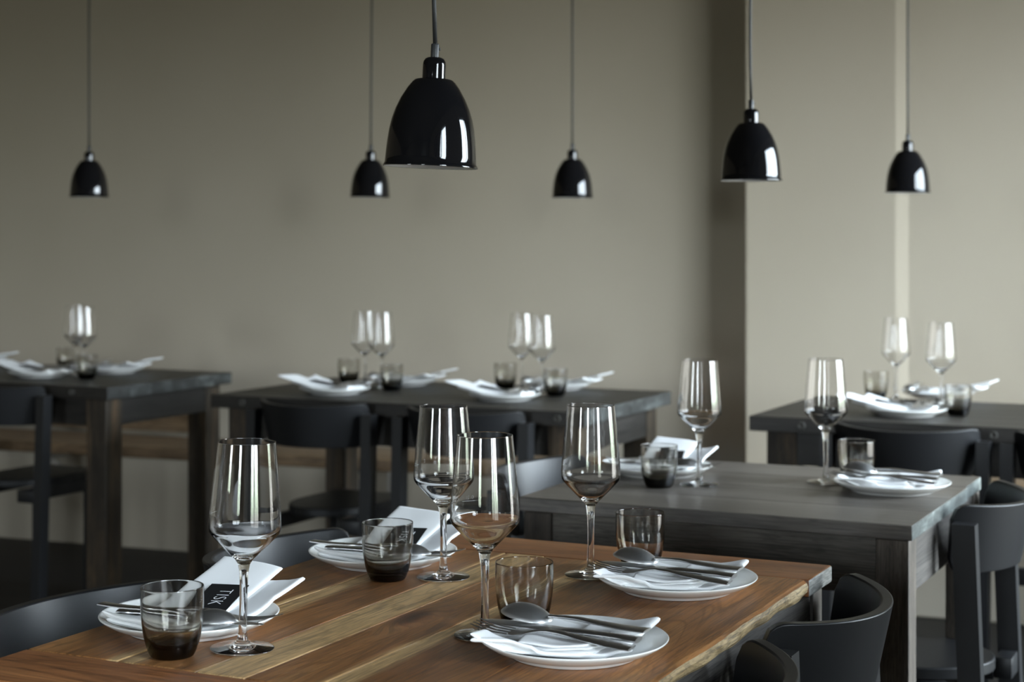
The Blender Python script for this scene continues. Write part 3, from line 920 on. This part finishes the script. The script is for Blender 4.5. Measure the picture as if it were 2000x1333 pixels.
from mathutils.bvhtree import BVHTree
from mathutils import Euler
def world_mesh(o, mw):
    """Vertices and faces of a thing and its parts (parts sit at their thing's origin)."""
    vs, fs = [], []
    def walk(q, m):
        if q.type == 'MESH':
            k = len(vs)
            vs.extend(m @ v.co for v in q.data.vertices)
            fs.extend([k + i for i in p.vertices] for p in q.data.polygons)
        for ch in q.children:
            walk(ch, m @ ch.matrix_basis)
    walk(o, mw)
    return vs, fs
def rest(o, below, gap=0.0003):
    """Lowers or lifts a thing until it just lies on the meshes BELOW; then adds it to them."""
    mw = Matrix.Translation(o.location) @ Euler(o.rotation_euler).to_matrix().to_4x4()
    vs, fs = world_mesh(o, mw)
    lift = -1.0
    for tree in below:
        for v in vs + [sum((vs[i] for i in f), Vector()) / len(f) for f in fs]:
            hit = tree.ray_cast(Vector((v.x, v.y, TOP + 0.3)), Vector((0, 0, -1)))
            if hit[0] is not None:
                lift = max(lift, hit[0].z - v.z)
    if lift > -1.0:
        o.location.z += lift + gap
        vs = [v + Vector((0, 0, lift + gap)) for v in vs]
    below.append(BVHTree.FromPolygons(vs, fs))
def setting(px, py, facing, where, raised, card):
    """One place setting; WHERE ends each label, e.g. 'on the near left plate of the teak table'."""
    c = at(px, py)
    d = facing.normalized()
    rz = math.atan2(d.y, d.x)
    Rz = Matrix.Rotation(rz, 4, 'Z')
    W_ = lambda x, y, z: c + (Rz @ Vector((x, y, z)))
    pl_ = P_plate.put(c + Vector((0, 0, 0.0004)), rz, 'white round china plate, ' + where[0], 'plate', 'white dinner plates')
    nap = P_nc if raised else P_nb
    nap_ = nap.put(c + Vector((0, 0, 0.0010)), rz, ('white folded napkin with raised ends ' if raised else 'white folded napkin with stacked folds ') + where[1], 'napkin', 'white linen napkins')
    if raised:
        spots = ((P_fork, 'fork', 0.022, -0.024, 0.0200, 5, -3), (P_knife, 'knife', 0.018, -0.045, 0.0190, 4, -3), (P_spoon, 'spoon', 0.006, -0.064, 0.0235, 3, -3, 5))
    else:
        spots = ((P_fork, 'fork', -0.010, 0.045, 0.0215, -3, -5), (P_knife, 'knife', -0.010, 0.0245, 0.0195, -4, -4), (P_spoon, 'spoon', -0.012, 0.0035, 0.0235, -5, -3, 2.5))
    below = []
    rest(pl_, below); rest(nap_, below)
    card_below = list(below)
    for pr, nm, x, y, z, a, roll, *pitch in spots:
        q_ = pr.put(W_(x, y, z), rz + math.radians(a), 'steel %s lying ' % nm + where[1], nm, 'steel cutlery', rx=math.radians(roll), ry=math.radians(pitch[0] if pitch else 0))
        rest(q_, below, 0.0008 if nm != 'spoon' else 0.0003)
    if card:
        p = W_(0.0120, 0.036, 0.0265)
        o = P_card.put(p, rz + math.radians(15), 'black name card with white lettering ' + where[1], 'card', 'black cards on the napkins')
        o.rotation_mode = 'XYZ'
        o.rotation_euler = (math.radians(9.5), 0, rz + math.radians(15))
        rest(o, card_below)

S = [
    (370.5, 1229, fu, ('near left on the teak table', 'on the near left plate of the teak table'), True, True),
    (748, 1100, fu, ('far left on the teak table', 'on the far left plate of the teak table'), True, True),
    (1322, 1153, -fu, ('far right on the teak table', 'on the far right plate of the teak table'), False, False),
    (1121, 1278, -fu, ('near right on the teak table', 'on the near right plate of the teak table'), False, False),
    (1285, 927, fu, ('left on the grey middle table', 'on the left plate of the grey middle table'), True, True),
    (1742, 960, -fu, ('right on the grey middle table', 'on the right plate of the grey middle table'), False, False),
    (655, 769, fv, ('front left on the dark centre table', 'on the front left plate of the centre table'), True, True),
    (788, 752, -fv, ('back left on the dark centre table', 'on the back left plate of the centre table'), True, False),
    (986, 781, fv, ('front right on the dark centre table', 'on the front right plate of the centre table'), True, True),
    (1088, 760, -fv, ('back right on the dark centre table', 'on the back right plate of the centre table'), True, False),
    (80, 736, fv, ('at the front of the shaded far left table', 'on the front plate of the far left table'), True, True),
    (222, 728, -fv, ('back right on the shaded far left table', 'on the back right plate of the far left table'), True, False),
    (-55, 716, -fv, ('cut by the left frame on the far left table', 'on the plate cut by the left frame'), True, False),
    (1770, 811, fv, ('at the front of the far right table', 'on the front plate of the far right table'), True, True),
    (1832, 777, -fv, ('at the back of the far right table', 'on the back plate of the far right table'), True, False),
]
for a in S:
    setting(*a)

G = [
    (473, 1269, 'by the near left plate of the teak table', 1.3),
    (866, 1129, 'by the far left plate of the teak table', 0),
    (947, 1243, 'by the near right plate of the teak table', 0),
    (1154, 1125, 'by the far right plate of the teak table', 0),
    (1366, 948, 'by the left plate of the grey middle table', 0),
    (1613, 944, 'by the right plate of the grey middle table', 0),
    (712, 755, 'on the centre table, left of its left pair', 0),
    (745, 759, 'on the centre table, right of its left pair', 0),
    (1019, 763, 'on the centre table, left of its right pair', 0),
    (1058, 771, 'on the centre table, right of its right pair', 0),
    (148, 731, 'on the far left table, left of its pair', 0),
    (164, 737, 'on the far left table, right of its pair', 0),
    (1750, 782, 'on the far right table, left of its pair', 0),
    (1838, 800, 'on the far right table, right of its pair', 0),
]
def volume_mark(glass, ang):
    """Etched fill mark on the outside of the bowl, on the side away from the lens."""
    bowl = [c for c in glass.children if c.name.startswith('bowl')][0]
    def wrap(o, zc, a0):
        for v in o.data.vertices:
            x, y = v.co.x, v.co.y
            z = zc + y
            r = 0.0390 - (z - 0.1345) * (0.0390 - 0.0312) / 0.089 + 0.00025
            a = a0 + x / 0.038
            v.co = (r * math.cos(a), r * math.sin(a), z)
    t = text_mesh('volume_mark', '0.2l', 0.0062, M['etch'], bowl); wrap(t, 0.1485, ang)
    b = MB(); b.add([(-0.010, -0.00015, 0), (0.010, -0.00015, 0), (0.010, 0.00015, 0), (-0.010, 0.00015, 0)], [[0, 1, 2, 3]])
    o = b.build('fill_line', M['etch'], bowl); wrap(o, 0.1448, ang)
    t = text_mesh('volume_mark', 'CE M', 0.0058, M['etch'], bowl); wrap(t, 0.1480, ang + 0.62)
for i, (px, py, where, tilt) in enumerate(G):
    p = at(px, py)
    o = P_wine.put(p + Vector((0, 0, 0.0008)), 0.0, 'clear stemmed wine glass ' + where, 'wine glass', 'clear wine glasses', ry=math.radians(tilt))
    if i in (0, 1, 2):
        volume_mark(o, {0: math.radians(168), 1: math.radians(165), 2: math.radians(118)}[i])
U = [
    (336.5, 1283, 'in front of the near left plate of the teak table'),
    (757, 1133, 'in front of the far left plate of the teak table'),
    (1024, 1226, 'behind the near right plate of the teak table'),
    (1250.5, 1110, 'behind the far right plate of the teak table'),
    (1287, 952, 'in front of the left plate of the middle table'),
    (1673, 941, 'behind the right plate of the grey middle table'),
    (681, 750, 'on the centre table, left of its left pair'),
    (765, 763, 'on the centre table, right of its left pair'),
    (987, 760, 'on the centre table, left of its right pair'),
    (1085, 774, 'on the centre table, right of its right pair'),
    (130, 724, 'on the far left table, left of its pair'),
    (169.5, 741, 'on the far left table, right of its pair'),
    (1711, 780, 'on the far right table, left of its pair'),
    (1871, 812, 'on the far right table, right of its pair'),
]
for px, py, where in U:
    P_tum.put(at(px, py) + Vector((0, 0, 0.0002)), 0.0, 'smoked brown glass tumbler ' + where, 'tumbler', 'smoked glass tumblers')
